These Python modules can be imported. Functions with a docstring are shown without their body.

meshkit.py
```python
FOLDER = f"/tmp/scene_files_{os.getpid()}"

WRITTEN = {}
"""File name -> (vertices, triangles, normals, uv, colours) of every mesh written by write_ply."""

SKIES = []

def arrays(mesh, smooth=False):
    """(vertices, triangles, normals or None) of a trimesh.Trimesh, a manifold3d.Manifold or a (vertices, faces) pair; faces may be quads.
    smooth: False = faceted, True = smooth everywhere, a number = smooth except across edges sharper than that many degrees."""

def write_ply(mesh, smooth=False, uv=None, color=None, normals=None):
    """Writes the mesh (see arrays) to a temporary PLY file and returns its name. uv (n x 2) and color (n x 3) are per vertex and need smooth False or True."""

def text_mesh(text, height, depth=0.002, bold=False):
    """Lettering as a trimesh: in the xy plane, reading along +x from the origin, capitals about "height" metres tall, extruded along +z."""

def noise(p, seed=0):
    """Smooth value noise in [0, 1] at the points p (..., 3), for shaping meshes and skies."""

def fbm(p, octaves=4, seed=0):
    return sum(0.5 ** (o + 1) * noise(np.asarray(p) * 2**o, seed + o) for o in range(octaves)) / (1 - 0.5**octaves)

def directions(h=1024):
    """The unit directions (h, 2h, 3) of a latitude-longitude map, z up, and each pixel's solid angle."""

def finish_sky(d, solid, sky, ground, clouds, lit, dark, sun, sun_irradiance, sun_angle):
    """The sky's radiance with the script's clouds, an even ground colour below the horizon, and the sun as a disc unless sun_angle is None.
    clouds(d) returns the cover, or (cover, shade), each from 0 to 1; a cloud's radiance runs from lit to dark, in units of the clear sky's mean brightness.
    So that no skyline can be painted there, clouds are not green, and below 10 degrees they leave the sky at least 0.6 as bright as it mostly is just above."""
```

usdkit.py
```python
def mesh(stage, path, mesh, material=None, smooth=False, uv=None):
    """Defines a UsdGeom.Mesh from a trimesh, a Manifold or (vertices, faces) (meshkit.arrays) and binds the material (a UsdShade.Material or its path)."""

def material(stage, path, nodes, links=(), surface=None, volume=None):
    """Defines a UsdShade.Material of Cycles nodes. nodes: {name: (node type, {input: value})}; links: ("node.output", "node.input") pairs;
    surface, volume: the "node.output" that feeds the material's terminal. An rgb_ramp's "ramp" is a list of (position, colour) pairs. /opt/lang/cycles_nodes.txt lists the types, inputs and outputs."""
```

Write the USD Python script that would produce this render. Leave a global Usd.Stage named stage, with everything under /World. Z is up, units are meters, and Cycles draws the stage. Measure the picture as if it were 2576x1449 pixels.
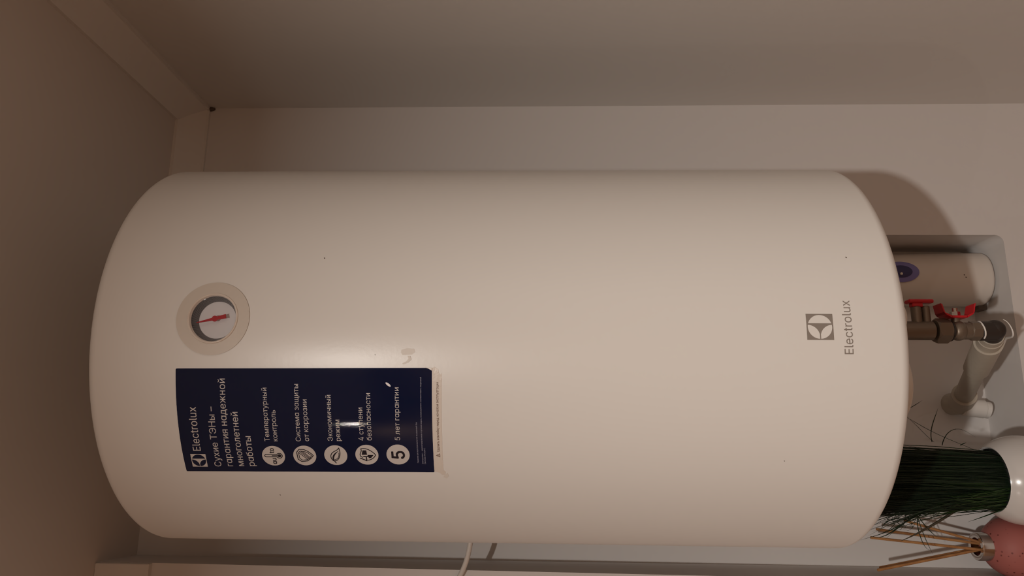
import math
import numpy as np
import trimesh
import manifold3d as m3
import meshkit
import usdkit
from pxr import Usd, UsdGeom, UsdLux, UsdShade, Gf, Sdf, Vt
from shapely.geometry import Polygon, Point, LineString, box as sbox
from shapely import affinity
from shapely.ops import unary_union

stage = Usd.Stage.CreateInMemory()
UsdGeom.SetStageUpAxis(stage, UsdGeom.Tokens.z)
UsdGeom.SetStageMetersPerUnit(stage, 1.0)
UsdGeom.Xform.Define(stage, '/World')
UsdGeom.Scope.Define(stage, '/World/Looks')

# ------------------------------------------------------------------ camera, lamps, exposure
# x right, y into the wall behind the heater, z up. Origin: on the heater's axis, at the height of the lens.
EYE = 1.53                                  # height of the lens above the floor
FPX = 1848.33                               # focal length in pixels of the 2576 px frame
R0 = np.array([0.0105, 0.0342, -0.9994])    # the phone is held on its side: picture right is world down
U0 = np.array([0.9755, -0.2201, 0.0027])
R0 /= np.linalg.norm(R0)
U0 -= R0 * (U0 @ R0)
U0 /= np.linalg.norm(U0)
B0 = np.cross(R0, U0)
CAM = np.array([-0.1229, -0.9138, EYE])
cam = UsdGeom.Camera.Define(stage, '/World/camera')
cam.AddTransformOp().Set(Gf.Matrix4d(*[float(x) for r in ((*R0, 0), (*U0, 0), (*B0, 0), (*CAM, 1)) for x in r]))
cam.CreateHorizontalApertureAttr(36.0)
cam.CreateVerticalApertureAttr(36.0 * 1449 / 2576)
cam.CreateFocalLengthAttr(36.0 * FPX / 2576)
cam.CreateClippingRangeAttr(Gf.Vec2f(0.02, 50))
cam.CreateExposureAttr(0.0)

def disk_lamp(name, loc, radius, power, color, tilt=0.0):
    l = UsdLux.DiskLight.Define(stage, '/World/' + name)          # shines straight down from the ceiling
    l.AddTranslateOp().Set(Gf.Vec3d(*loc))
    l.AddRotateXOp().Set(tilt)                                    # a gimbal: degrees towards the back wall
    l.CreateRadiusAttr(radius)
    l.CreateIntensityAttr(power)
    l.CreateColorAttr(Gf.Vec3f(*color))
    return l
disk_lamp('ceiling_spot', (-0.297, -1.367, EYE + 0.495), 0.022, 3500, (1.0, 0.945, 0.88))
disk_lamp('ceiling_spot_far', (-1.274, -1.2275, EYE + 0.57), 0.006, 3500, (1.0, 0.90, 0.80))

# ------------------------------------------------------------------ helpers
taken = {}
def fresh(name):
    n = taken.get(name, 0)
    taken[name] = n + 1
    return name if n == 0 else f'{name}_{n:03d}'

def tag(prim, label=None, cat=None, group=None, kind=None):
    for k, v in (('label', label), ('category', cat), ('group', group), ('kind', kind)):
        if v:
            prim.SetCustomDataByKey(k, v)
    return prim

def thing(name, label, cat, loc=(0, 0, 0), group=None):
    path = '/World/' + fresh(name)
    x = UsdGeom.Xform.Define(stage, path)
    x.AddTranslateOp().Set(Gf.Vec3d(*[float(v) for v in loc]))
    return tag(x.GetPrim(), label, cat, group)

def obj(name, mesh, mat, parent=None, smooth=30, off=None):
    base = parent.GetPath().pathString if parent else '/World'
    path = base + '/' + fresh(name) if not parent else base + '/' + part_name(base, name)
    v, f, n = meshkit.arrays(mesh, smooth)
    if off is not None:
        v = v - np.asarray(off)
    m = UsdGeom.Mesh.Define(stage, path)
    m.CreatePointsAttr(Vt.Vec3fArray.FromNumpy(v.astype(np.float32)))
    m.CreateFaceVertexCountsAttr(Vt.IntArray.FromNumpy(np.full(len(f), 3, np.int32)))
    m.CreateFaceVertexIndicesAttr(Vt.IntArray.FromNumpy(f.astype(np.int32).ravel()))
    m.CreateSubdivisionSchemeAttr('none')
    if n is not None:
        m.CreateNormalsAttr(Vt.Vec3fArray.FromNumpy(n.astype(np.float32)))
        m.SetNormalsInterpolation('vertex')
    UsdShade.MaterialBindingAPI.Apply(m.GetPrim()).Bind(mat)
    return m.GetPrim()

part_names = {}
def part_name(base, name):
    n = part_names.get((base, name), 0)
    part_names[(base, name)] = n + 1
    return name if n == 0 else f'{name}_{n:03d}'

def srgb(r, g, b):
    return tuple(((c / 255 + 0.055) / 1.055) ** 2.4 if c > 10 else c / 255 / 12.92 for c in (r, g, b))

def mat(name, color, rough=0.5, metal=0.0, spec=0.5, bump=None, vary=None, coat=0.0, trans=0.0):
    """bump: (scale, distance); vary: (scale, second colour)."""
    nodes = {'p': ('principled_bsdf', {'base_color': color, 'roughness': rough, 'metallic': metal, 'specular_ior_level': spec, 'coat_weight': coat, 'transmission_weight': trans}),
             'co': ('texture_coordinate', {})}
    links = []
    if vary:
        nodes['vn'] = ('noise_texture', {'scale': vary[0], 'detail': 4.0})
        nodes['vr'] = ('rgb_ramp', {'ramp': [(0.35, color), (0.65, vary[1])]})
        links += [('co.object', 'vn.vector'), ('vn.fac', 'vr.fac'), ('vr.color', 'p.base_color')]
    if bump:
        nodes['bn'] = ('noise_texture', {'scale': bump[0], 'detail': 3.0})
        nodes['bb'] = ('bump', {'strength': 1.0, 'distance': bump[1]})
        links += [('co.object', 'bn.vector'), ('bn.fac', 'bb.height'), ('bb.normal', 'p.normal')]
    return usdkit.material(stage, '/World/Looks/' + name, nodes, links, surface='p.BSDF')

def cat_m(*ms):
    return trimesh.util.concatenate(list(ms))

def box(x0, x1, y0, y1, z0, z1, b=0.0):
    if b <= 0:
        m = trimesh.creation.box((x1 - x0, y1 - y0, z1 - z0))
        m.apply_translation(((x0 + x1) / 2, (y0 + y1) / 2, (z0 + z1) / 2))
        return m
    pts = []
    for sx in (0, 1):
        for sy in (0, 1):
            for sz in (0, 1):
                c = np.array([(x0, x1)[sx], (y0, y1)[sy], (z0, z1)[sz]], float)
                s = np.array([1 - 2 * sx, 1 - 2 * sy, 1 - 2 * sz])
                for k in range(3):
                    d = s * b
                    d[k] = 0
                    pts.append(c + d)
    return trimesh.convex.convex_hull(np.array(pts))

def lathe(profile, n=64, loc=(0, 0, 0)):
    m = trimesh.creation.revolve(np.array(profile, float), sections=n)
    m.apply_translation(loc)
    return m

def tube(points, radii, sides=16, caps=True, sub=0):
    p = np.asarray(points, float)
    if sub:
        p, radii = spline(p, radii, sub)
    n = len(p)
    radii = np.broadcast_to(np.asarray(radii, float), (n,))
    t = np.gradient(p, axis=0)
    t /= np.linalg.norm(t, axis=1, keepdims=True) + 1e-12
    a = np.cross(t[0], [0, 0, 1.0] if abs(t[0, 2]) < 0.9 else [1.0, 0, 0])
    a /= np.linalg.norm(a)
    ang = np.arange(sides) * 2 * np.pi / sides
    V = []
    for i in range(n):
        a = a - t[i] * (a @ t[i])
        a /= np.linalg.norm(a)
        b = np.cross(t[i], a)
        V.append(p[i] + radii[i] * (np.cos(ang)[:, None] * a + np.sin(ang)[:, None] * b))
    V = np.vstack(V)
    F = []
    for i in range(n - 1):
        for k in range(sides):
            q = [i * sides + k, i * sides + (k + 1) % sides, (i + 1) * sides + (k + 1) % sides, (i + 1) * sides + k]
            F += [[q[0], q[1], q[2]], [q[0], q[2], q[3]]]
    if caps:
        V = np.vstack([V, p[0], p[-1]])
        for k in range(sides):
            F.append([n * sides, (k + 1) % sides, k])
            F.append([n * sides + 1, (n - 1) * sides + k, (n - 1) * sides + (k + 1) % sides])
    return trimesh.Trimesh(V, F, process=False)

def spline(p, radii, k):
    from scipy.interpolate import CubicSpline
    s = np.r_[0, np.cumsum(np.linalg.norm(np.diff(p, axis=0), axis=1))]
    u = np.linspace(0, s[-1], k)
    r = np.broadcast_to(np.asarray(radii, float), (len(p),))
    return CubicSpline(s, p)(u), np.interp(u, s, r)

def cyl(p0, p1, r, n=24, bev=0.0):
    """A cylinder between two points with bevelled ends."""
    p0, p1 = np.asarray(p0, float), np.asarray(p1, float)
    L = np.linalg.norm(p1 - p0)
    if bev > 0:
        d = (p1 - p0) / L
        m = tube([p0, p0 + d * bev, p0 + d * bev * 1.02, p1 - d * bev * 1.02, p1 - d * bev, p1], [r - bev, r, r, r, r, r - bev], n)
        return m
    return tube([p0, p1], [r, r], n)

def to_manifold(m):
    return m3.Manifold(m3.Mesh(np.asarray(m.vertices, np.float32), np.asarray(m.faces, np.uint32)))

def poly_mesh(poly, depth, edge=None):
    """A shapely polygon extruded along +z, its triangles no longer than edge."""
    gs = [g for g in getattr(poly, 'geoms', [poly]) if g.area > 1e-12]
    ms = [trimesh.creation.extrude_polygon(g, depth, engine='earcut') for g in gs]
    m = trimesh.util.concatenate(ms)
    if edge:
        v, f = trimesh.remesh.subdivide_to_size(m.vertices, m.faces, edge, max_iter=12)
        m = trimesh.Trimesh(v, f)
    return m

# ------------------------------------------------------------------ materials
WHITE = (0.80, 0.78, 0.75)
M = {}
M['wall'] = mat('wall_paint', (0.76, 0.73, 0.71), 0.75, spec=0.25, bump=(70, 0.0003))
M['side'] = mat('side_wall_paint', (0.73, 0.69, 0.65), 0.75, spec=0.25, bump=(60, 0.0003))
M['ceiling'] = mat('ceiling_paint', (0.74, 0.68, 0.63), 0.85, spec=0.2, bump=(50, 0.0003))
M['trim'] = mat('cornice_foam', (0.78, 0.74, 0.70), 0.6, spec=0.3, bump=(120, 0.0006))
M['floor'] = mat('floor_wood', (0.27, 0.135, 0.070), 0.45, vary=(6, (0.20, 0.095, 0.045)))
M['room'] = mat('room_wall_paint', (0.46, 0.305, 0.21), 0.8, spec=0.2)
M['enamel'] = mat('white_enamel', (0.80, 0.78, 0.745), 0.33, spec=0.5, bump=(240, 0.00005))
M['cover'] = mat('white_plastic', (0.74, 0.70, 0.65), 0.5)
M['bezel'] = mat('bezel_plastic', (0.66, 0.60, 0.53), 0.42, bump=(300, 0.0001))
M['lip'] = mat('lip_plastic', (0.78, 0.70, 0.62), 0.16, spec=0.7)
M['rib'] = mat('rib_grey', (0.27, 0.26, 0.26), 0.4)
M['ribgap'] = mat('rib_black', (0.035, 0.033, 0.035), 0.6)
M['gauge'] = mat('gauge_white', (0.86, 0.83, 0.83), 0.35)
M['needle'] = mat('needle_red', (0.46, 0.012, 0.022), 0.4)
M['navy'] = mat('sticker_navy', (0.006, 0.011, 0.040), 0.045, spec=0.35, bump=(900, 0.000018))
M['cream'] = mat('sticker_print', (0.64, 0.595, 0.565), 0.35)
M['tiny'] = mat('sticker_small_print', (0.34, 0.34, 0.42), 0.4)
M['strip'] = mat('sticker_strip', (0.74, 0.67, 0.60), 0.28, bump=(260, 0.0002))
M['brown'] = mat('sticker_brown_print', (0.14, 0.06, 0.025), 0.5)
M['dark'] = mat('icon_dark', (0.010, 0.008, 0.016), 0.35)
M['grey'] = mat('logo_grey', (0.27, 0.235, 0.205), 0.4)
M['residue'] = mat('tape_residue', (0.74, 0.69, 0.63), 0.45)
M['speck'] = mat('speck_dark', (0.10, 0.07, 0.05), 0.7)
M['cable'] = mat('cable_white', (0.72, 0.68, 0.63), 0.45)
M['vase'] = mat('vase_glaze', (0.66, 0.64, 0.62), 0.2, spec=0.5)
M['grass'] = mat('grass_green', (0.009, 0.019, 0.011), 0.5, spec=0.3, vary=(28, (0.014, 0.028, 0.012)))
M['young'] = mat('grass_fresh_green', (0.026, 0.058, 0.014), 0.45, spec=0.35, vary=(40, (0.016, 0.036, 0.012)))
M['twig'] = mat('dry_blade', (0.055, 0.042, 0.025), 0.5)
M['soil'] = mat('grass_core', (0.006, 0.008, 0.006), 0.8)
M['steel'] = mat('collar_chrome', (0.62, 0.58, 0.55), 0.14, metal=1.0)
M['reed'] = mat('reed_brown', (0.46, 0.23, 0.085), 0.55, vary=(60, (0.30, 0.13, 0.045)))
M['brass'] = mat('nickel_brass', (0.21, 0.165, 0.125), 0.45, metal=0.6, bump=(200, 0.0003))
M['darkmetal'] = mat('dark_rubber', (0.030, 0.022, 0.018), 0.5)
M['red'] = mat('valve_red', (0.52, 0.008, 0.016), 0.38)
M['plastic_pipe'] = mat('plastic_pipe_white', (0.52, 0.47, 0.39), 0.45, bump=(90, 0.0006))
M['tape'] = mat('thread_tape', (0.82, 0.79, 0.75), 0.5)
M['dispenser'] = mat('dispenser_white', (0.72, 0.66, 0.60), 0.35)
M['blue'] = mat('dispenser_blue', (0.20, 0.18, 0.44), 0.35)
M['blue_deep'] = mat('dispenser_recess', (0.035, 0.030, 0.12), 0.4)
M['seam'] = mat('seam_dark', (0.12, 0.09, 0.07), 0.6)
# speckled pink bottle: dots of darker red, a colour of the glaze itself
M['pink'] = usdkit.material(stage, '/World/Looks/pink_speckle', {
    'co': ('texture_coordinate', {}),
    'v': ('voronoi_texture', {'scale': 150.0}),
    'n': ('noise_texture', {'scale': 26.0, 'detail': 3.0}),
    'r': ('rgb_ramp', {'ramp': [(0.0, (0, 0, 0)), (0.13, (0, 0, 0)), (0.22, (1, 1, 1)), (1.0, (1, 1, 1))]}),
    'k': ('rgb_ramp', {'ramp': [(0.0, (1, 1, 1)), (0.46, (1, 1, 1)), (0.52, (0, 0, 0)), (1.0, (0, 0, 0))]}),
    'a': ('math', {'math_type': 'maximum'}),
    'm': ('mix_color', {'a': (0.10, 0.018, 0.015), 'b': (0.36, 0.115, 0.10)}),
    'p': ('principled_bsdf', {'roughness': 0.55, 'specular_ior_level': 0.3})},
    [('co.object', 'v.vector'), ('co.object', 'n.vector'), ('v.distance', 'r.fac'), ('n.fac', 'k.fac'), ('r.color', 'a.value1'), ('k.color', 'a.value2'),
     ('a.value', 'm.fac'), ('m.result', 'p.base_color')], surface='p.BSDF')
M['lens'] = usdkit.material(stage, '/World/Looks/gauge_lens', {
    't': ('transparent_bsdf', {'color': (0.97, 0.97, 0.97)}), 'g': ('glossy_bsdf', {'color': (1, 1, 1), 'roughness': 0.05}),
    'f': ('fresnel', {'IOR': 1.45}), 'x': ('mix_closure', {})},
    [('f.fac', 'x.fac'), ('t.BSDF', 'x.closure1'), ('g.BSDF', 'x.closure2')], surface='x.closure')

# ------------------------------------------------------------------ the room
Z = EYE
YW, XR, XL, ZC, YB = 0.255, 0.4621, -0.284, EYE + 0.614, 0.155
XF, YF = -1.45, -2.1           # far left wall and wall behind the camera
def struct(name, mesh, m, smooth=30, parent=None):
    return tag(obj(name, mesh, m, parent, smooth), kind=None if parent else 'structure')

# wall behind the heater, with the plastered recess for pipes
nx0, nx1, nz0, nz1 = -0.185, 0.231, Z - 0.752, Z - 0.36
rr = sbox(nx0, nz0, nx1, nz1).buffer(-0.013).buffer(0.013, 12)
cut = trimesh.creation.extrude_polygon(rr, 0.105, engine='earcut')
# extrude axis z becomes y; polygon (x, z)
cut.apply_transform(np.array([[1, 0, 0, 0], [0, 0, 1, YW - 0.002], [0, -1, 0, 0], [0, 0, 0, 1.0]]) @ np.diag([1, -1, 1, 1.0]))
cut.fix_normals()
wall = to_manifold(box(XL - 0.02, XR + 0.02, YW, YW + 0.2, 0, ZC + 0.02)) - to_manifold(cut)
struct('wall_back', wall, M['wall'])
struct('wall_right', box(XR, XR + 0.1, YF - 0.1, YW + 0.2, 0, ZC + 0.02), M['side'])
# the wall on the left: a boxed pier whose front edge leans a little
pier = trimesh.convex.convex_hull(np.array([(XF, YW + 0.1, 0), (XF, YB, 0), (XL, YW + 0.1, 0), (XL, YW, 0), (-0.2905, YB, 0),
                                            (XF, YW + 0.1, ZC + 0.02), (XF, YB, ZC + 0.02), (XL, YW + 0.1, ZC + 0.02), (XL, YW, ZC + 0.02), (-0.2765, YB, ZC + 0.02)], float))
struct('wall_left', pier, M['wall'])
struct('wall_far_left', box(XF - 0.1, XF, YF - 0.1, YB + 0.2, 0, ZC + 0.02), M['room'])
struct('wall_front', box(XF - 0.1, XR + 0.1, YF - 0.1, YF, 0, ZC + 0.02), M['room'])
struct('ceiling', box(XF - 0.1, XR + 0.1, YF - 0.1, YW + 0.2, ZC, ZC + 0.1), M['ceiling'])
struct('floor', box(XF - 0.1, XR + 0.1, YF - 0.1, YW + 0.2, -0.1, 0), M['floor'])
struct('ledge', box(-0.2835, -0.10, -0.05, 0.212, 0, Z - 0.7118, 0.004), M['wall'])

# foam cornices
def prism(V, n):
    F = []
    for k in range(n):
        j = (k + 1) % n
        F += [[k, j, n + j], [k, n + j, n + k]]
    for k in range(1, n - 1):
        F += [[0, k + 1, k], [n, n + k, n + k + 1]]
    m = trimesh.Trimesh(np.array(V), F, process=False)
    m.fix_normals()
    return m
# mitred where they meet, with the small open gap the photo shows in that corner
def cove_mitre(a, b, w, ma, mb, s=0.040, lip=0.005):
    a, b, w = np.array(a, float), np.array(b, float), np.array(w, float)
    t = (b - a) / np.linalg.norm(b - a)
    prof = [(0, 0), (s, 0), (s, lip), (s * 0.55, s * 0.42), (lip, s - 0.004), (lip, s), (0, s)]
    V = [a + w * x + np.array([0, 0, -y]) + t * x * ma for x, y in prof] + [b + w * x + np.array([0, 0, -y]) - t * x * mb for x, y in prof]
    return prism(V, len(prof))
struct('trim_1', cove_mitre((XR, YF, ZC), (XR, YW, ZC), (-1, 0, 0), 1, 1), M['trim'])
struct('trim_2', cove_mitre((XR, YW, ZC), (-0.15, YW, ZC), (0, -1, 0), 1, 0), M['trim'])
struct('trim_3', box(XF, -0.2772, YB - 0.010, YB + 0.002, ZC - 0.076, ZC, 0.001), M['trim'])
rng = np.random.default_rng(3)
def blot(c, r, squash, seed):
    m = trimesh.creation.icosphere(2, r)
    v = np.array(m.vertices)
    v *= (0.7 + 0.6 * meshkit.fbm(v / r * 1.3 + 7, 3, seed))[:, None]
    m.vertices = v * np.array(squash) + np.array(c)
    return m
stain = tag(obj('corner_gap', blot((XR - 0.0030, YW - 0.0025, ZC - 0.0385), 0.0050, (0.8, 0.7, 1.9), 1), M['speck']), kind='structure')
tag(obj('corner_gap', blot((XR - 0.0120, YW - 0.0100, ZC - 0.0275), 0.0018, (1, 1, 1), 2), M['speck']), kind='structure')

# ------------------------------------------------------------------ the water heater
R, ZT, ZB = 0.225, 0.4375, -0.3480
heater = thing('water_heater', 'large white cylindrical water heater with round gauge and navy sticker', 'water heater', (0, 0, Z))
rf = 0.011
prof = [(0, ZB)] + [(r, ZB) for r in (0.06, 0.13, 0.19)]
prof += [(R - rf + rf * math.sin(a), ZB + rf - rf * math.cos(a)) for a in np.linspace(0, math.pi / 2, 9)]
prof += [(R, z) for z in np.linspace(ZB + rf, ZT - rf, 48)[1:-1]]
prof += [(R - rf + rf * math.cos(a), ZT - rf + rf * math.sin(a)) for a in np.linspace(0, math.pi / 2, 9)]
prof += [(r, ZT) for r in (0.19, 0.13, 0.06)] + [(0, ZT)]
body = to_manifold(lathe(prof, 288))
TH_D, Z_D = 0.0080, 0.3139                    # the gauge on the front of the shell
nD = np.array([math.sin(TH_D), -math.cos(TH_D), 0])
xD = np.array([math.cos(TH_D), math.sin(TH_D), 0])
def dial_frame(m):
    """From the gauge's own axes (x right, y up, z out of the heater) to the heater's."""
    T = np.eye(4)
    T[:3, 0], T[:3, 1], T[:3, 2] = xD, (0, 0, 1), nD
    T[:3, 3] = nD * R + np.array([0, 0, Z_D])
    m = m.copy()
    m.apply_transform(T)
    return m
hole = dial_frame(trimesh.creation.cylinder(0.0236, 0.04, sections=96))
obj('shell', body - to_manifold(hole), M['enamel'], heater, smooth=25)
for bz0 in (0.20, -0.20):
    obj('mounting_bracket', box(-0.10, 0.10, 0.215, YW, bz0, bz0 + 0.06), M['cover'], heater)
def bottom_cap(r, z, x, y):
    c_ = [(0, z)] + [(r - 0.004 + 0.004 * math.sin(a), z + 0.004 - 0.004 * math.cos(a)) for a in np.linspace(0, math.pi / 2, 6)] + [(r, ZB - 0.002), (r, ZB + 0.004), (0, ZB + 0.004)]
    return lathe(c_, 96, (x, y, 0))
obj('bottom_cover', bottom_cap(0.047, -0.433, -0.035, -0.003), M['cover'], heater)
obj('drain_cap', bottom_cap(0.019, -0.450, 0.046, 0.000), M['cover'], heater)

def wrap(m, th0, z0, off=0.0):
    """Bends a flat mesh (x along the girth, y up, z outward) round the shell."""
    v = np.array(m.vertices)
    t, r = th0 + v[:, 0] / R, R + off + v[:, 2]
    o = m.copy()
    o.vertices = np.stack([r * np.sin(t), -r * np.cos(t), z0 + v[:, 1]], 1)
    return o

# gauge
ring = Point(0, 0).buffer(0.0358, 64).difference(Point(0, 0).buffer(0.0244, 64))
gauge = obj('gauge', wrap(poly_mesh(ring, 0.0010, 0.006), TH_D, Z_D, 0.0001), M['bezel'], heater)
tag(gauge, 'beige round bezel')
T_ = np.linspace(0, 2 * np.pi, 96, endpoint=False)
def ring_surface(rings, n=96, wob=None):
    """Rings of (radius, height) joined into a skin about the gauge's axis."""
    a = np.linspace(0, 2 * np.pi, n, endpoint=False)
    V, F = [], []
    for r, h in rings:
        V += [(r * math.cos(x), r * math.sin(x), h) for x in a]
    for i in range(len(rings) - 1):
        for k in range(n):
            q = [i * n + k, i * n + (k + 1) % n, (i + 1) * n + (k + 1) % n, (i + 1) * n + k]
            F += [q[:3], [q[0], q[2], q[3]]]
    return trimesh.Trimesh(np.array(V), F, process=False)
lip = ring_surface([(0.0250, -0.0012), (0.0250, 0.0010), (0.0246, 0.0022), (0.0238, 0.0026), (0.0229, 0.0018), (0.0224, 0.0002), (0.0222, -0.0015), (0.0250, -0.0015)])
# the lip follows the curve of the shell
lv = np.array(lip.vertices)
lv[:, 2] -= R - np.sqrt(R * R - lv[:, 0] ** 2)
lip.vertices = lv
obj('gauge_lip', dial_frame(lip), M['lip'], gauge)
# ribbed cone between the lip and the sunken face
obj('gauge_well', dial_frame(ring_surface([(0.0236, -0.0016), (0.0187, -0.0112), (0.0236, -0.0125)], 96)), M['ribgap'], gauge)
rb = []
for k in range(132):
    a = 2 * math.pi * k / 132
    w = 0.00032
    c, s = math.cos(a), math.sin(a)
    V = []
    for r, h in ((0.0230, -0.0016), (0.0184, -0.0108)):
        for dw, dh in ((-w, 0), (w, 0), (w, 0.0007), (-w, 0.0007)):
            V.append((r * c - dw * s, r * s + dw * c, h + dh))
    rb.append(trimesh.convex.convex_hull(np.array(V)))
tag(obj('gauge_ribs', dial_frame(cat_m(*rb)), M['rib'], gauge, smooth=False), kind='stuff')
obj('gauge_face', dial_frame(ring_surface([(0.0190, -0.0112), (0.0188, -0.0104), (0.0001, -0.0104)], 96)), M['gauge'], gauge)
# red needle
na = math.atan2(0.0180, -0.0042)
nd = Polygon([(-0.0010, 0.0016), (0.0180, 0.0004), (0.0180, -0.0004), (-0.0010, -0.0016)]).union(Polygon([(-0.0005, 0.0015), (-0.0112, 0.0021), (-0.0112, -0.0021), (-0.0005, -0.0015)])).union(Point(0, 0).buffer(0.0029, 16))
nm = poly_mesh(affinity.rotate(nd, math.degrees(na), origin=(0, 0)), 0.0007)
nm.apply_translation((0.0004, 0.0006, -0.0052))
tag(obj('needle', dial_frame(nm), M['needle'], gauge), 'red pointer')
lens = ring_surface([(0.0226, -0.0022), (0.0001, -0.0012)], 96)
obj('gauge_lens', dial_frame(lens), M['lens'], gauge)

# ---- lettering
def text(s, x0, x1, y, cap, depth=0.00012, bold=False):
    """The words s from x0 to x1 along the girth, baseline y, capitals cap tall."""
    m = meshkit.text_mesh(s, 1.0, depth=1.0, bold=bold)
    v = np.array(m.vertices)
    a, b = v[:, 0].min(), v[:, 0].max()
    v[:, 0] = x0 + (v[:, 0] - a) * (x1 - x0) / (b - a)
    v[:, 1] = y + v[:, 1] * cap
    v[:, 2] *= depth
    m.vertices = v
    return m

def emblem(s):
    """Square with a divided disc, half side s; returns (square minus the three fields)."""
    r = 0.915 * s
    gap = 0.038 * r
    C = Point(0, 0).buffer(r, 48)
    seg = C.intersection(sbox(0.26 * r + gap, -2 * r, 2 * r, 2 * r))
    left = sbox(-2 * r, -2 * r, 0.26 * r - gap, 2 * r)
    petals = []
    for sg in (1, -1):
        petals.append(C.intersection(Point(-0.83 * r, sg * 1.02 * r).buffer(1.04 * r - gap, 48)).intersection(left).intersection(sbox(-2 * r, gap if sg > 0 else -2 * r, 2 * r, 2 * r if sg > 0 else -gap)))
    return sbox(-s, -s, s, s).difference(unary_union([seg] + petals))

em = obj('emblem', wrap(poly_mesh(emblem(0.01235), 0.00012, 0.004), -0.0180, -0.26375, 0.00005), M['grey'], heater)
tag(em, 'grey square emblem')
tag(obj('lettering', wrap(text('Electrolux', -0.0254, 0.0254, 0, 0.0082), -0.0180, -0.2934, 0.00005), M['grey'], heater), 'grey brand lettering under the emblem')

# ---- navy sticker (its own axes: x from its left edge along the girth, y up from the foot of the navy field)
TH_S, Z_S, SW, SH = -0.6845, 0.1008, 0.1082, 0.2471
def on_sticker(m, off):
    m = m.copy()                                # stuck on a trifle askew
    v = np.array(m.vertices)
    m.vertices = np.stack([v[:, 0] + 0.009 * (SH / 2 - v[:, 1]), v[:, 1] - 0.006 * (v[:, 0] - SW / 2), v[:, 2]], 1)
    return wrap(m, TH_S, Z_S, off)
field = sbox(0, 0, SW, SH).buffer(-0.001).buffer(0.001, 4)
sticker = obj('sticker', on_sticker(poly_mesh(field, 0.00022, 0.004), 0.0), M['navy'], heater)
tag(sticker, 'navy blue sticker with white lettering and round symbols')
PO = 0.00024                                   # height of the print above the shell
mm = 0.001
a1 = '\u0251'                                  # single-storey a, as in the sticker's typeface
def line(s, x0, x1, y, cap, m='cream', bold=False):
    return obj('print_line', on_sticker(text(s.replace('а', a1), x0 * mm, x1 * mm, y * mm, cap * mm, bold=bold), PO), M[m], sticker)
line('Electrolux', 24.6, 70.8, 228.3, 7.7)
line('Сухие ТЭНы –', 6.2, 71.2, 210.6, 6.7)
line('гарантия надежной', 6.4, 98.5, 199.1, 6.7)
line('многолетней', 6.6, 65.8, 187.9, 6.7)
line('работы', 6.7, 40.8, 177.2, 6.7)
line('Температурный', 35.4, 89.6, 158.8, 5.0)
line('контроль', 35.4, 67.7, 151.0, 5.0)
line('Система защиты', 35.4, 93.2, 128.2, 5.0)
line('от коррозии', 35.5, 78.2, 120.2, 5.0)
line('Экономичный', 35.9, 82.5, 97.0, 5.0)
line('режим', 35.8, 58.0, 89.4, 5.0)
line('4 ступени', 36.3, 70.1, 66.8, 5.0)
line('безопасности', 36.5, 84.3, 59.0, 5.0)
line('5 лет гарантии', 36.7, 89.7, 31.6, 5.0)
line('Гарантия распространяется на внутренний бак', 11.4, 55.6, 14.7, 1.35, 'tiny')
line('Электролюкс - зарегистрированная торговая марка, используемая в соответствии с лицензией', 10.2, 99.5, 10.1, 1.35, 'tiny')
line('Electrolux AB (публ.).', 10.2, 28.4, 7.8, 1.35, 'tiny')
sq = poly_mesh(emblem(0.00755), 0.00012, 0.004)
sq.apply_translation((0.01330, 0.23205, 0))
tag(obj('emblem', on_sticker(sq, PO), M['cream'], sticker), 'white square emblem')

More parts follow.
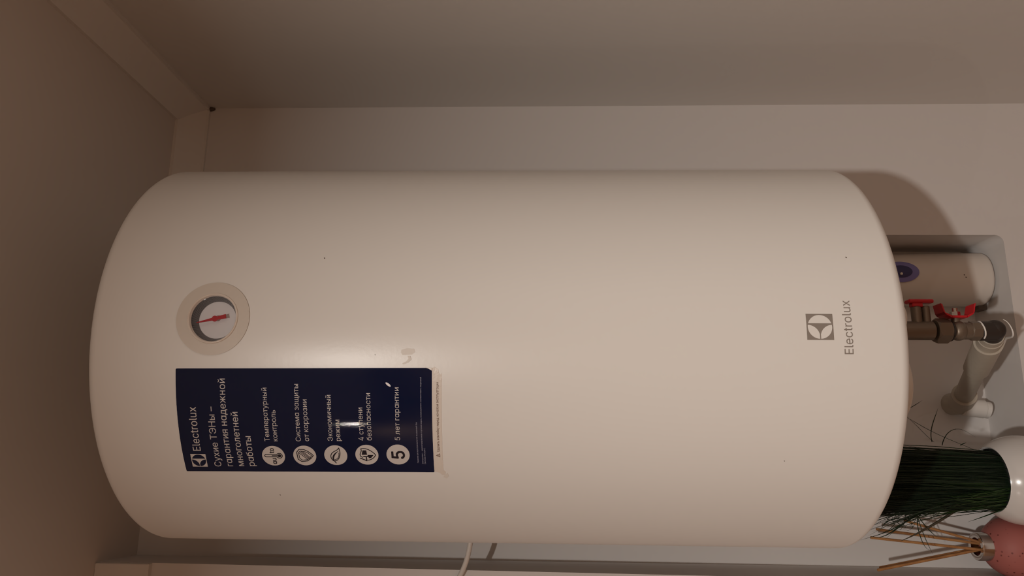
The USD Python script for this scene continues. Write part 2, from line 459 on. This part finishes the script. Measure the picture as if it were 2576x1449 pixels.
def icon(cx, cy, pieces):
    disc_ = poly_mesh(Point(0, 0).buffer(0.0113, 48), 0.00012, 0.004)
    disc_.apply_translation((cx * mm, cy * mm, 0))
    obj('symbol_disc', on_sticker(disc_, PO), M['cream'], sticker)
    p = [poly_mesh(affinity.scale(unary_union(pieces[0]), mm, mm, origin=(0, 0)), 0.00012)] if pieces[0] else []
    for t in pieces[1]:
        p.append(t)
    g = cat_m(*p)
    g.apply_translation((cx * mm, cy * mm, 0))
    obj('symbol', on_sticker(g, PO + 0.00014), M['dark'], sticker)
def px(pts, uc, vc, ku, kv):
    """Points read off a tilted drawing of a symbol: u down the heater, v to its left."""
    return [(-(v - vc) * kv, -(u - uc) * ku) for u, v in pts]
def stroke(pts, w, close=False):
    ls = LineString(list(pts) + ([pts[0]] if close else []))
    return ls.buffer(w / 2, 6)
ku, kv = 0.0323, 0.0390
P1 = lambda pts: px(pts, 570, 532, ku, kv)
tubeo = unary_union([LineString([(0.3, 7.2), (0.3, -4)]).buffer(1.75, 12), Point(0.3, -5.9).buffer(3.1, 24)])
thermo = tubeo.difference(tubeo.buffer(-0.75))
icon(18.9, 157.0, ([thermo, stroke([(0.3, 1.3), (0.3, -5)], 0.75), Point(0.3, -5.9).buffer(1.7, 20)],
                   [text('ɑu', -9.4 * mm, -2.5 * mm, -2.3 * mm, 4.5 * mm, bold=True), text('to', 3.1 * mm, 8.9 * mm, -0.9 * mm, 4.5 * mm, bold=True)]))
P2 = lambda pts: px(pts, 1490, 537, ku, kv)
sh_o = P2([(1255, 435), (1335, 352), (1480, 355), (1600, 410), (1700, 480), (1750, 530), (1680, 610), (1560, 690), (1380, 710), (1275, 640)])
sh_i = P2([(1310, 445), (1365, 400), (1480, 410), (1590, 450), (1695, 535), (1640, 610), (1560, 650), (1410, 670), (1330, 615)])
icon(19.3, 126.1, ([stroke(sh_o, 0.75, True), stroke(sh_i, 0.6, True)] + [stroke(P2(q), 0.55) for q in ([(1330, 460), (1560, 640)], [(1360, 430), (1600, 625)], [(1390, 410), (1625, 605)], [(1430, 405), (1650, 585)])], []))
ku, kv = 0.0359, 0.0426
P3 = lambda pts: px(pts, 487, 487, ku, kv)
def smooth_line(pts, n=40):
    from scipy.interpolate import CubicSpline
    p = np.array(pts, float)
    s = np.r_[0, np.cumsum(np.linalg.norm(np.diff(p, axis=0), axis=1))]
    return [tuple(q) for q in CubicSpline(s, p)(np.linspace(0, s[-1], n))]
lf1 = smooth_line(P3([(585, 290), (520, 350), (410, 410), (352, 500), (362, 570), (415, 635)]))
lf2 = smooth_line(P3([(585, 290), (608, 380), (605, 470), (560, 570), (490, 628), (425, 632)]))
mid = Polygon(smooth_line(P3([(575, 372), (470, 430), (400, 520), (395, 580), (412, 640)])) + smooth_line(P3([(440, 640), (430, 560), (470, 470), (575, 372)])))
icon(19.8, 95.5, ([stroke(lf1, 0.75), stroke(lf2, 0.75), mid.buffer(0.1), stroke(smooth_line(P3([(578, 425), (570, 500), (530, 565), (445, 602)])), 0.6), stroke(P3([(430, 630), (478, 695)]), 0.8)], []))
P4 = lambda pts: px(pts, 1325, 487, ku, kv)
s4 = smooth_line(P4([(1168, 326), (1300, 322), (1420, 368), (1510, 430), (1562, 482)])) + smooth_line(P4([(1562, 482), (1520, 545), (1440, 600), (1350, 630)]))
s4l = smooth_line(P4([(1168, 326), (1172, 400), (1140, 478), (1160, 528), (1205, 547)]))
icon(20.4, 64.9, ([stroke(s4, 0.75), stroke(s4l, 0.75), Polygon(P4([(1215, 365), (1315, 365), (1330, 480), (1185, 480)])), Polygon(P4([(1338, 487), (1505, 487), (1430, 570), (1372, 565)])),
                   stroke(P4([(1232, 530), (1360, 530)]), 1.1), stroke(P4([(1138, 572), (1312, 642)]), 1.0), stroke(P4([(1300, 530), (1312, 642)]), 1.1)], []))
icon(20.75, 34.4, ([], [text('5', -4.6 * mm, 4.4 * mm, -6.2 * mm, 12.4 * mm, bold=True)]))

# torn white strip under the navy field
strip_poly = Polygon([(3.0, 0.0), (0.6, -0.6), (-0.5, -5.0), (-3.4, -7.6), (-3.2, -10.4), (0.8, -11.0), (2.5, -9.2), (5.4, -8.9), (30, -9.0), (60, -9.2), (90, -9.4), (99.5, -9.6), (103.4, -9.0),
                      (101.6, -7.6), (103.6, -6.6), (107.0, -5.9), (108.6, -3.4), (109.4, -2.6), (108.0, 0.0)])
strip = obj('sticker_strip', on_sticker(poly_mesh(affinity.scale(strip_poly, mm, mm, origin=(0, 0)), 0.00018, 0.004), 0.0), M['strip'], sticker)
tag(strip, 'torn whitish strip with brown small print')
tag(obj('print_line', on_sticker(text('Удалить наклейку перед началом эксплуатации'.replace('а', a1), 24.0 * mm, 94.6 * mm, -6.2 * mm, 2.4 * mm), 0.00020), M['brown'], sticker), 'brown small print')
tri = Polygon([(18.2, -6.3), (21.9, -6.3), (20.05, -3.0)]).buffer(0.25)
tri = tri.difference(tri.buffer(-0.45)).union(sbox(19.9, -5.4, 20.2, -4.1))
obj('warning_sign', on_sticker(poly_mesh(affinity.scale(tri, mm, mm, origin=(0, 0)), 0.00012), 0.00020), M['brown'], sticker)
# scuffs: a flake of paint, a peeling corner, shreds of tape
chip = affinity.rotate(affinity.scale(Point(0, 0).buffer(1), 0.0011, 0.0031), -38)
chip = affinity.translate(chip, 0.0925, 0.0417)
obj('white_chip', on_sticker(poly_mesh(chip, 0.00014), PO), M['gauge'], sticker)
obj('peeling_corner', on_sticker(poly_mesh(Polygon([(0.1056, 0.0), (0.1084, 0.0), (0.1084, 0.0062), (0.1074, 0.003)]), 0.0005, 0.003), PO), M['strip'], sticker)
def flat_blob(pts, name, m, th, h=0.00020):
    g = Polygon(pts).buffer(0.0004, 6).buffer(-0.0001)
    return obj(name, wrap(poly_mesh(affinity.translate(g, 0, 0), h, 0.003), 0.0, 0.0, 0.0), M[m], heater)
def th_pts(pts):
    return [(t * R, z) for t, z in pts]
tag(flat_blob(th_pts([(-0.118, 0.1245), (-0.120, 0.118), (-0.132, 0.117), (-0.142, 0.120), (-0.144, 0.1285), (-0.134, 0.1300), (-0.124, 0.1295)]), 'tape_shred', 'residue', 0), 'faint patch of old glue')
tag(flat_blob(th_pts([(-0.150, 0.1235), (-0.160, 0.1225), (-0.172, 0.1245), (-0.181, 0.1285), (-0.183, 0.1275), (-0.176, 0.1235), (-0.163, 0.1205), (-0.150, 0.1215)]), 'tape_shred', 'residue', 0, 0.0005), 'curled shred of old tape')
tag(flat_blob(th_pts([(-0.706, 0.0925), (-0.690, 0.0905), (-0.684, 0.0885), (-0.700, 0.0875), (-0.712, 0.0895)]), 'tape_shred', 'residue', 0), 'torn sticker corner')
for t, z, r in ((0.290, 0.212, 0.0008), (0.297, -0.298, 0.0008), (-0.145, 0.155, 0.0005), (-0.700, 0.0896, 0.0012), (-0.83, 0.26, 0.0006), (-0.60, -0.235, 0.0005)):
    d = poly_mesh(affinity.translate(affinity.rotate(affinity.scale(Point(0, 0).buffer(1, 6), r, r * 0.6), 40), t * R, z), 0.00012)
    obj('speck', wrap(d, 0, 0, 0.00006), M['speck'], heater)

# power cable leaving from behind the heater and running over the pier
cb = np.array([(-0.150, 0.200, 0.090), (-0.190, 0.176, 0.089), (-0.215, 0.150, 0.0895), (-0.2405, 0.140, 0.0915), (-0.2525, 0.141, 0.0935), (-0.2680, 0.1435, 0.0975), (-0.2850, 0.1475, 0.1050), (-0.320, 0.1505, 0.128), (-0.40, 0.1510, 0.17), (-0.60, 0.1510, 0.19)])
cable = obj('power_cable', tube(cb + (0, 0, Z), 0.0035, 14, sub=90), M['cable'])
tag(cable, 'pale power cable leaving from behind the water heater across the pier', 'cable')

# ------------------------------------------------------------------ pipes under the heater
px_, py_ = 0.0405, 0.060
pipe = thing('water_pipe', 'metal and plastic water pipe with red tap under the water heater', 'pipe', (px_, py_, Z - 0.60))
PO_ = (px_, py_, -0.60)
def pp(name, m, mt, parent=None, smooth=35):
    return obj(name, m, M[mt], parent or pipe, smooth, off=PO_)
def vcyl(r0, z0, z1, r1=None, n=28, x=px_, y=py_, bev=0.0015):
    r1 = r0 if r1 is None else r1
    return lathe([(0, z0), (r0 - bev, z0), (r0, z0 + bev), (r1, z1 - bev), (r1 - bev, z1), (0, z1)], n, (x, y, 0))
pp('inlet_pipe', vcyl(0.0105, -0.470, -0.3500), 'brass')
pp('tee', cat_m(vcyl(0.0125, -0.519, -0.462), cyl((px_, py_, -0.500), (px_ + 0.032, py_, -0.500), 0.0064, 24, 0.001)), 'brass')
pp('relief_outlet', cat_m(cyl((px_ + 0.010, py_, -0.5125), (px_ + 0.033, py_, -0.5125), 0.0052, 20, 0.001)), 'brass')
lever = pp('relief_lever', cat_m(box(px_ + 0.0365, px_ + 0.0415, py_ - 0.007, py_ + 0.007, -0.522, -0.489, 0.0015), box(px_ + 0.0315, px_ + 0.037, py_ - 0.005, py_ + 0.005, -0.508, -0.494, 0.001)), 'red')
tag(lever, 'red lever of the relief valve')
hexn = trimesh.creation.cylinder(0.0168, 0.0185, sections=6)
hexn.apply_translation((px_, py_, -0.5300))
hexn = (to_manifold(hexn) ^ to_manifold(lathe([(0, -0.5392), (0.0142, -0.5392), (0.0170, -0.5360), (0.0170, -0.5240), (0.0142, -0.5208), (0, -0.5208)], 48, (px_, py_, 0))))
pp('union_nut', hexn, 'brass', smooth=20)
pp('gasket', vcyl(0.0138, -0.5430, -0.5390), 'darkmetal')
pp('valve_body', cat_m(vcyl(0.0112, -0.579, -0.5425), lathe([(0.006 + 0.0070 * math.sin(a), -0.5515 - 0.0095 * math.cos(a)) for a in np.linspace(0, math.pi, 14)], 28, (px_, py_, 0)), vcyl(0.0128, -0.579, -0.565, n=8),
                      cyl((px_ + 0.008, py_, -0.5500), (px_ + 0.0175, py_, -0.5500), 0.0055, 20, 0.0006)), 'brass')
# butterfly handle: a middle plate on the spindle and two wings bent up
hw = 0.0110
hparts = [box(px_ + 0.0160, px_ + 0.0190, py_ - hw, py_ + hw, -0.5600, -0.5400, 0.0008)]
for pts in (((0.0160, -0.5400), (0.0205, -0.5325), (0.0340, -0.5300)), ((0.0160, -0.5600), (0.0205, -0.5675), (0.0345, -0.5710))):
    V = []
    for (x, z) in pts:
        for dx in (0, 0.003):
            for sy in (-1, 1):
                V.append((px_ + x + dx * (0.4 if x > 0.03 else 1), py_ + sy * hw * (0.9 if x > 0.03 else 1), z + (0 if x < 0.02 else math.copysign(dx, z + 0.55) * 0.7)))
    V = np.array(V)
    hparts += [trimesh.convex.convex_hull(V[:8]), trimesh.convex.convex_hull(V[4:])]
handle = pp('tap_handle', cat_m(*hparts), 'red', smooth=25)
tag(handle, 'red butterfly handle')
pp('handle_nut', cat_m(cyl((px_ + 0.0188, py_, -0.5500), (px_ + 0.0250, py_, -0.5500), 0.0064, 6), cyl((px_ + 0.0248, py_, -0.5500), (px_ + 0.0300, py_, -0.5500), 0.0036, 16)), 'steel', handle, smooth=20)
tape1 = tube([(px_ + 0.0125 * math.cos(a), py_ + 0.0125 * math.sin(a), -0.5790 - 0.0012 * math.sin(2 * a)) for a in np.linspace(-2.6, 1.2, 30)], 0.0010, 8)
tag(pp('thread_tape', tape1, 'tape'), 'white thread tape')
E0 = np.array([px_ + 0.0015, py_, -0.5985])
W1 = np.array([-0.0341, 0.3320, -0.6950])
d = (W1 - E0) / np.linalg.norm(W1 - E0)
pp('elbow', cat_m(vcyl(0.0128, -0.6000, -0.5785, n=28), trimesh.creation.icosphere(3, 0.0132).apply_translation(E0), tube([E0, E0 + d * 0.018], [0.0128, 0.0128], 28)), 'darkmetal')
pp('plastic_socket', cat_m(tube([E0 + d * 0.016, E0 + d * 0.0165, E0 + d * 0.030, E0 + d * 0.0305], [0.012, 0.0142, 0.0142, 0.012], 32), tube([E0 + d * 0.028, E0 + d * 0.0285, E0 + d * 0.044, E0 + d * 0.045], [0.012, 0.0152, 0.0152, 0.013], 32),
                           tube([E0 + d * 0.044, E0 + d * 0.0445, E0 + d * 0.140, E0 + d * 0.142], [0.013, 0.0178, 0.0172, 0.014], 32)), 'plastic_pipe')
pp('plastic_pipe', tube([E0 + d * 0.138, W1 - d * 0.03], [0.0138, 0.0138], 32), 'plastic_pipe')
pp('wall_elbow', cat_m(trimesh.creation.icosphere(3, 0.0185).apply_translation(W1), tube([W1 - d * 0.042, W1 - d * 0.0415, W1], [0.015, 0.0182, 0.0182], 28), tube([W1, W1 + np.array([0, 0.026, 0])], [0.0182, 0.0182], 28)), 'plastic_pipe')
stub = pp('wall_stub', cat_m(cyl(W1 + (-0.006, -0.004, 0), W1 + (-0.010, -0.006, -0.034), 0.0148, 28, 0.002), cyl(W1 + (-0.010, -0.006, -0.032), W1 + (-0.012, -0.007, -0.0400), 0.0135, 28)), 'tape')
tag(stub, 'white plastic stub below the wall elbow')
tp = np.array([E0 + (0.012, -0.011, -0.006), E0 + (0.003, -0.0135, -0.0125), E0 + (-0.006, -0.0130, -0.0150), E0 + d * 0.026 + (-0.002, -0.0105, -0.0145), E0 + d * 0.042 + (0, -0.0095, -0.0150), E0 + d * 0.066 + (0, -0.009, -0.0175)])
pp('thread_tape', cat_m(tube(tp, [0.0004, 0.0007, 0.0010, 0.0016, 0.0020, 0.0006], 8, sub=40)), 'tape')

# ------------------------------------------------------------------ air freshener dispenser in the recess
dx, dy = 0.1725, 0.3240
disp = thing('spray_dispenser', 'white rounded spray dispenser with blue oval nozzle in the wall recess', 'air freshener', (dx, dy, Z - 0.7520))
def section(w, dfront, dback, n=72):
    pts = []
    for a in np.linspace(0, 2 * np.pi, n, endpoint=False):
        c, s = math.cos(a), math.sin(a)
        e = 0.60 if s > 0 else 0.92
        x = w * np.sign(c) * abs(c) ** e
        y = (dback if s > 0 else dfront) * np.sign(s) * abs(s) ** (e if s > 0 else 0.92)
        pts.append((x, y))
    return np.array(pts)
def loft(levels, n=72):
    V, F = [], []
    for z, w, df, db in levels:
        V.append(np.c_[section(w, df, db, n), np.full(n, z)])
    for i in range(len(levels) - 1):
        for k in range(n):
            q = [i * n + k, i * n + (k + 1) % n, (i + 1) * n + (k + 1) % n, (i + 1) * n + k]
            F += [q[:3], [q[0], q[2], q[3]]]
    V = np.vstack(V)
    V = np.vstack([V, [0, 0, levels[0][0]], [0, 0, levels[-1][0]]])
    for k in range(n):
        F.append([len(V) - 2, (k + 1) % n, k])
        F.append([len(V) - 1, (len(levels) - 1) * n + k, (len(levels) - 1) * n + (k + 1) % n])
    return trimesh.Trimesh(V, F, process=False)
ff, wd = 0.044, 0.0450
shell = loft([(0.004, wd - 0.004, ff - 0.004, 0.024), (0.006, wd - 0.001, ff - 0.001, 0.026), (0.010, wd, ff, 0.028), (0.06, wd - 0.0005, ff, 0.028), (0.12, wd - 0.0015, ff - 0.001, 0.028), (0.19, wd - 0.0035, ff - 0.003, 0.027), (0.215, wd - 0.008, ff - 0.010, 0.028), (0.222, wd - 0.018, ff - 0.020, 0.02)])
obj('casing', shell, M['dispenser'], disp, smooth=40)
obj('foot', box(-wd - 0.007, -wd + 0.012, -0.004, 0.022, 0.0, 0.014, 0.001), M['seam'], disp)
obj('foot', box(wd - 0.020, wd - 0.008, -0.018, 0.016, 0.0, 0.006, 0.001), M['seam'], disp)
def oval(rx, rz, eps, bulge, zc, n=48, xc=0.0035):
    front = lambda x: -(ff - 0.0015) * max(0.0, 1 - (abs(x) / wd) ** 2) ** 0.5 - eps
    V = [(xc, front(xc) - bulge, zc)]
    for f in (0.4, 0.75, 0.93, 1.0):
        for a in np.linspace(0, 2 * np.pi, n, endpoint=False):
            x = xc + rx * f * math.cos(a)
            yy = front(x) - bulge * (1 - f * f)
            V.append((x, yy, zc + rz * f * math.sin(a)))
    F = [[0, 1 + (k + 1) % n, 1 + k] for k in range(n)]
    for i in range(3):
        for k in range(n):
            q = [1 + i * n + k, 1 + i * n + (k + 1) % n, 1 + (i + 1) * n + (k + 1) % n, 1 + (i + 1) * n + k]
            F += [[q[0], q[1], q[2]], [q[0], q[2], q[3]]]
    m = trimesh.Trimesh(np.array(V), F, process=False)
    return m
ZO = 0.155
bo = obj('nozzle_surround', oval(0.0178, 0.0285, 0.0022, 0.0006, ZO), M['blue'], disp)
tag(bo, 'blue oval surround')
obj('nozzle_recess', oval(0.0105, 0.0180, 0.0034, 0.0002, ZO + 0.001), M['blue_deep'], bo)
obj('nozzle', cyl((-0.001, -ff - 0.0012, ZO + 0.002), (-0.001, -ff - 0.0045, ZO + 0.002), 0.0022, 16, 0.0006), M['dispenser'], bo)
for x, z in ((-0.002, 0.0545), (-0.006, 0.0520)):
    obj('speck', blot((x, -ff + 0.0002, z), 0.0010, (1, 0.4, 1), 5), M['speck'], disp)

# ------------------------------------------------------------------ vase with grass
vx, vy, vz, vr = -0.1504, 0.139, -0.6553, 0.0592
rim_r, rim_h = 0.0442, 0.0394
pr = [(0, -0.0565), (0.026, -0.0565), (0.030, -0.0550)]
pr += [(vr * math.sin(a), -vr * math.cos(a)) for a in np.linspace(0.62, math.pi - math.asin(rim_r / vr), 40)]
pr += [(rim_r - 0.0008, rim_h + 0.0012), (rim_r - 0.0022, rim_h + 0.0005)]
pr += [((vr - 0.003) * math.sin(a), -(vr - 0.003) * math.cos(a)) for a in np.linspace(math.pi - math.asin((rim_r - 0.003) / (vr - 0.003)), 0.7, 20)] + [(0, -0.045)]
vase = obj('flower_vase', lathe(pr, 96, (vx, vy, Z + vz)), M['vase'], smooth=40)
tag(vase, 'glossy white round vase holding dark grass below the water heater', 'vase')

rng = np.random.default_rng(11)
def blade(pts, w, rng, n=7):
    """A thin folded leaf along the points."""
    p, _ = spline(np.array(pts, float), 1.0, n)
    t = np.gradient(p, axis=0)
    t /= np.linalg.norm(t, axis=1, keepdims=True)
    side = np.cross(t, rng.normal(size=3))
    side /= np.linalg.norm(side, axis=1, keepdims=True)
    up = np.cross(side, t)
    s = np.linspace(0, 1, n)
    ww = w * np.clip(1.15 - s ** 3 * 1.1, 0.06, 1)[:, None]
    V = np.vstack([p + side * ww, p + up * ww * 0.5, p - side * ww])
    F = []
    for i in range(n - 1):
        for a, b in ((0, 1), (1, 2), (2, 0)):
            q = [a * n + i, b * n + i, b * n + i + 1, a * n + i + 1]
            F += [q[:3], [q[0], q[2], q[3]]]
    return V, F
VV, FF, off = [], [], 0
def add_blade(pts, w, n=7):
    global off
    V, F = blade(pts, w, rng, n)
    VV.append(V)
    FF.extend([[a + off for a in f] for f in F])
    off += len(V)
base = np.array([vx, vy, vz + 0.010])
for k in range(3200):
    a, q = rng.uniform(0, 2 * np.pi), math.sqrt(rng.uniform(0, 1)) * 0.0365
    b = base + (q * math.cos(a), q * math.sin(a), rng.uniform(-0.004, 0.012))
    lean = rng.normal(0, 0.010, 2)
    spread = 1.06 + rng.normal(0, 0.05)
    h = rng.uniform(0.17, 0.245)
    tip = np.array([vx + q * math.cos(a) * spread + lean[0] * 0.8 - 0.004, vy + q * math.sin(a) * spread + lean[1], b[2] + h])
    mid_ = (b + tip) / 2 + np.r_[rng.normal(0, 0.0022, 2), 0]
    add_blade([b, mid_, tip], rng.uniform(0.0003, 0.0007), 6)
n_bulk = (len(VV), len(FF))
# short fresh tufts in front
for k in range(150):
    a, q = rng.uniform(-2.9, -1.6), rng.uniform(0.026, 0.0355)
    b = base + (q * math.cos(a), q * math.sin(a), 0.012)
    h = rng.uniform(0.05, 0.13)
    tip = b + (rng.normal(-0.004, 0.008), rng.normal(-0.004, 0.005), h)
    add_blade([b, (b + tip) / 2 + np.r_[rng.normal(0, 0.003, 2), 0], tip], rng.uniform(0.0006, 0.0011), 6)
n_tuft = (len(VV), len(FF))
# the sheaf that fans out to the left
for k in range(48):
    a, q = rng.uniform(2.2, 4.0), rng.uniform(0.018, 0.038)
    b = base + (q * math.cos(a), q * math.sin(a), 0.012)
    f = rng.uniform(0, 1) ** 1.5
    tip = np.array([-0.192 - 0.034 * f + rng.normal(0, 0.004), vy + rng.normal(0.0, 0.020), -0.488 + 0.045 * f + rng.normal(0, 0.012)])
    mid_ = b * 0.42 + tip * 0.58 + (0.012 + rng.normal(0, 0.004), rng.normal(0, 0.004), 0)
    add_blade([b, mid_, tip], rng.uniform(0.0005, 0.0009), 9)
    if rng.uniform() < 0.45:                   # side twigs
        e = mid_ * 0.5 + tip * 0.5
        add_blade([e, e + (rng.normal(-0.006, 0.004), rng.normal(0, 0.004), rng.normal(0.004, 0.006)), e + (rng.normal(-0.013, 0.006), rng.normal(0, 0.006), rng.normal(0.004, 0.016))], 0.0004, 5)
# single stray blades
stray = [
    [(-0.1013, 0.1400, -0.5431), (-0.0895, 0.1400, -0.5429), (-0.0705, 0.1400, -0.5493), (-0.0541, 0.1400, -0.5566)],
    [(-0.1109, 0.1400, -0.5982), (-0.1000, 0.1400, -0.5728), (-0.0857, 0.1400, -0.5422), (-0.0713, 0.1400, -0.5178), (-0.0627, 0.1400, -0.5025)],
    [(-0.1013, 0.1400, -0.5458), (-0.0896, 0.1400, -0.5337), (-0.0789, 0.1400, -0.5241), (-0.0703, 0.1400, -0.5158), (-0.0605, 0.1400, -0.5060)],
    [(-0.1055, 0.1400, -0.5561), (-0.0936, 0.1400, -0.5618), (-0.0849, 0.1400, -0.5719), (-0.0832, 0.1400, -0.5813), (-0.0869, 0.1400, -0.5916), (-0.0943, 0.1400, -0.6030)],
    [(-0.0572, 0.1400, -0.5139), (-0.0516, 0.1400, -0.5243), (-0.0444, 0.1400, -0.5360)],
    [(-0.1052, 0.1400, -0.5808), (-0.1030, 0.1400, -0.5853), (-0.1014, 0.1400, -0.5893)],
    [(-0.1879, 0.1400, -0.6017), (-0.1912, 0.1400, -0.5882), (-0.1919, 0.1400, -0.5750), (-0.1894, 0.1400, -0.5648)],
    [(-0.2004, 0.1400, -0.5135), (-0.2096, 0.1400, -0.5115), (-0.2234, 0.1400, -0.5131), (-0.2360, 0.1400, -0.5170), (-0.2425, 0.1400, -0.5225), (-0.2430, 0.1400, -0.5261)],
    [(-0.1994, 0.1400, -0.5126), (-0.2157, 0.1400, -0.5161), (-0.2360, 0.1400, -0.5227), (-0.2490, 0.1400, -0.5280)],
    [(-0.1994, 0.1400, -0.5136), (-0.2131, 0.1400, -0.5226), (-0.2266, 0.1400, -0.5358)],
    [(-0.1925, 0.1400, -0.5249), (-0.2099, 0.1400, -0.4915), (-0.2204, 0.1400, -0.4693), (-0.2268, 0.1400, -0.4503), (-0.2317, 0.1400, -0.4325)],
    [(-0.1899, 0.1400, -0.5305), (-0.2005, 0.1400, -0.5030), (-0.2070, 0.1400, -0.4812), (-0.2072, 0.1400, -0.4612)],
    [(-0.1873, 0.1400, -0.5255), (-0.1965, 0.1400, -0.4928), (-0.2020, 0.1400, -0.4659)],
    [(-0.1979, 0.1400, -0.5085), (-0.2120, 0.1400, -0.4902), (-0.2214, 0.1400, -0.4771), (-0.2307, 0.1400, -0.4662)],
    [(-0.2033, 0.1400, -0.4879), (-0.2102, 0.1400, -0.4677), (-0.2175, 0.1400, -0.4623)],
    [(-0.2005, 0.1400, -0.5083), (-0.2162, 0.1400, -0.4829), (-0.2256, 0.1400, -0.4662), (-0.2278, 0.1400, -0.4502)],
]
for s_ in stray:
    add_blade(s_, 0.0007, 16)
grass = thing('ornamental_grass', 'bundle of dark green grass blades in the round white vase', 'plant', (vx, vy, Z + vz))
def bunch(name, a, b, m):
    """The blades number a to b (counts of blades and of triangles) as one part."""
    first = sum(len(v) for v in VV[:a[0]])
    tag(obj(name, trimesh.Trimesh(np.vstack(VV[a[0]:b[0]]) - (vx, vy, vz), np.array(FF[a[1]:b[1]]) - first, process=False), m, grass, smooth=False), kind='stuff')
n_end = (len(VV), len(FF))
bunch('blades', (0, 0), n_bulk, M['grass'])
bunch('fresh_blades', n_bulk, n_tuft, M['young'])
bunch('loose_blades', n_tuft, n_end, M['grass'])
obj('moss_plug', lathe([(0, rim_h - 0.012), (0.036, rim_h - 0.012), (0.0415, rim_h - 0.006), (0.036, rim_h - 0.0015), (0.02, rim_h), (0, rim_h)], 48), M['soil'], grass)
twig_m = tube(np.array([(-0.1838, 0.135, -0.5732), (-0.1995, 0.135, -0.5478), (-0.2152, 0.135, -0.5199), (-0.2309, 0.135, -0.4858)]) + (0, 0, Z), [0.0018, 0.0018, 0.0015, 0.0003], 8, sub=24)
tag(obj('dry_stem', twig_m, M['twig']), 'dry brown stem leaning left out of the dark grass', 'stem')

# ------------------------------------------------------------------ reed diffuser
bx, by, bz, br = -0.2418, 0.180, -0.6583, 0.0408
bottle = thing('diffuser_bottle', 'speckled pink round diffuser bottle with a metal collar beside the vase', 'reed diffuser', (bx, by, Z - 0.7118))
pb = [(0, 0.0), (0.023, 0.0), (0.025, 0.0015), (0.0245, 0.0120)] + [(br * math.sin(a), 0.0535 - br * math.cos(a)) for a in np.linspace(0.66, math.pi - 0.31, 40)] + [(0.0118, 0.0938), (0.0112, 0.090), (0.0112, 0.062), (0, 0.062)]
obj('body', lathe(pb, 96), M['pink'], bottle, smooth=40)
pc = [(0.0120, 0.0880), (0.0184, 0.0880), (0.0187, 0.0900), (0.0187, 0.1030), (0.0181, 0.1045), (0.0165, 0.1050), (0.0120, 0.1045), (0.0118, 0.0990), (0.0120, 0.0880)]
obj('collar', lathe(pc, 64), M['steel'], bottle, smooth=40)
foot = np.array([bx, by, -0.7118 + 0.1060])
tips = [((-0.2329, 0.190, -0.4688), (-0.003, -0.0065), 'brown reed stick under the orange one, nearest the heater edge'),
        ((-0.2229, 0.205, -0.4841), (0.0045, 0.005), 'orange reed stick running under the grass tips to the heater'),
        ((-0.2100, 0.200, -0.5222), (0.0078, -0.0015), 'shorter reed stick leaning most to the grass side'),
        ((-0.2719, 0.160, -0.4616), (-0.005, -0.001), 'outermost reed stick leaning to the left wall, in front'),
        ((-0.2709, 0.175, -0.4711), (-0.004, 0.005), 'reed stick close behind the outermost left one')]
for (tp_, (ox, oy), lab) in tips:
    f0 = foot + (ox, oy, 0)
    t0 = np.array(tp_)
    low = f0 + (f0 - t0) / np.linalg.norm(f0 - t0) * 0.030
    # reeds rest on the bottle's mouth
    low[0], low[1] = np.clip(low[0], bx - 0.0085, bx + 0.0085), np.clip(low[1], by - 0.0085, by + 0.0085)
    tag(obj('reed_stick', tube(np.array([low, f0, t0]) + (0, 0, Z), 0.00185, 10), M['reed']), lab, 'reed', 'reeds in the pink diffuser')
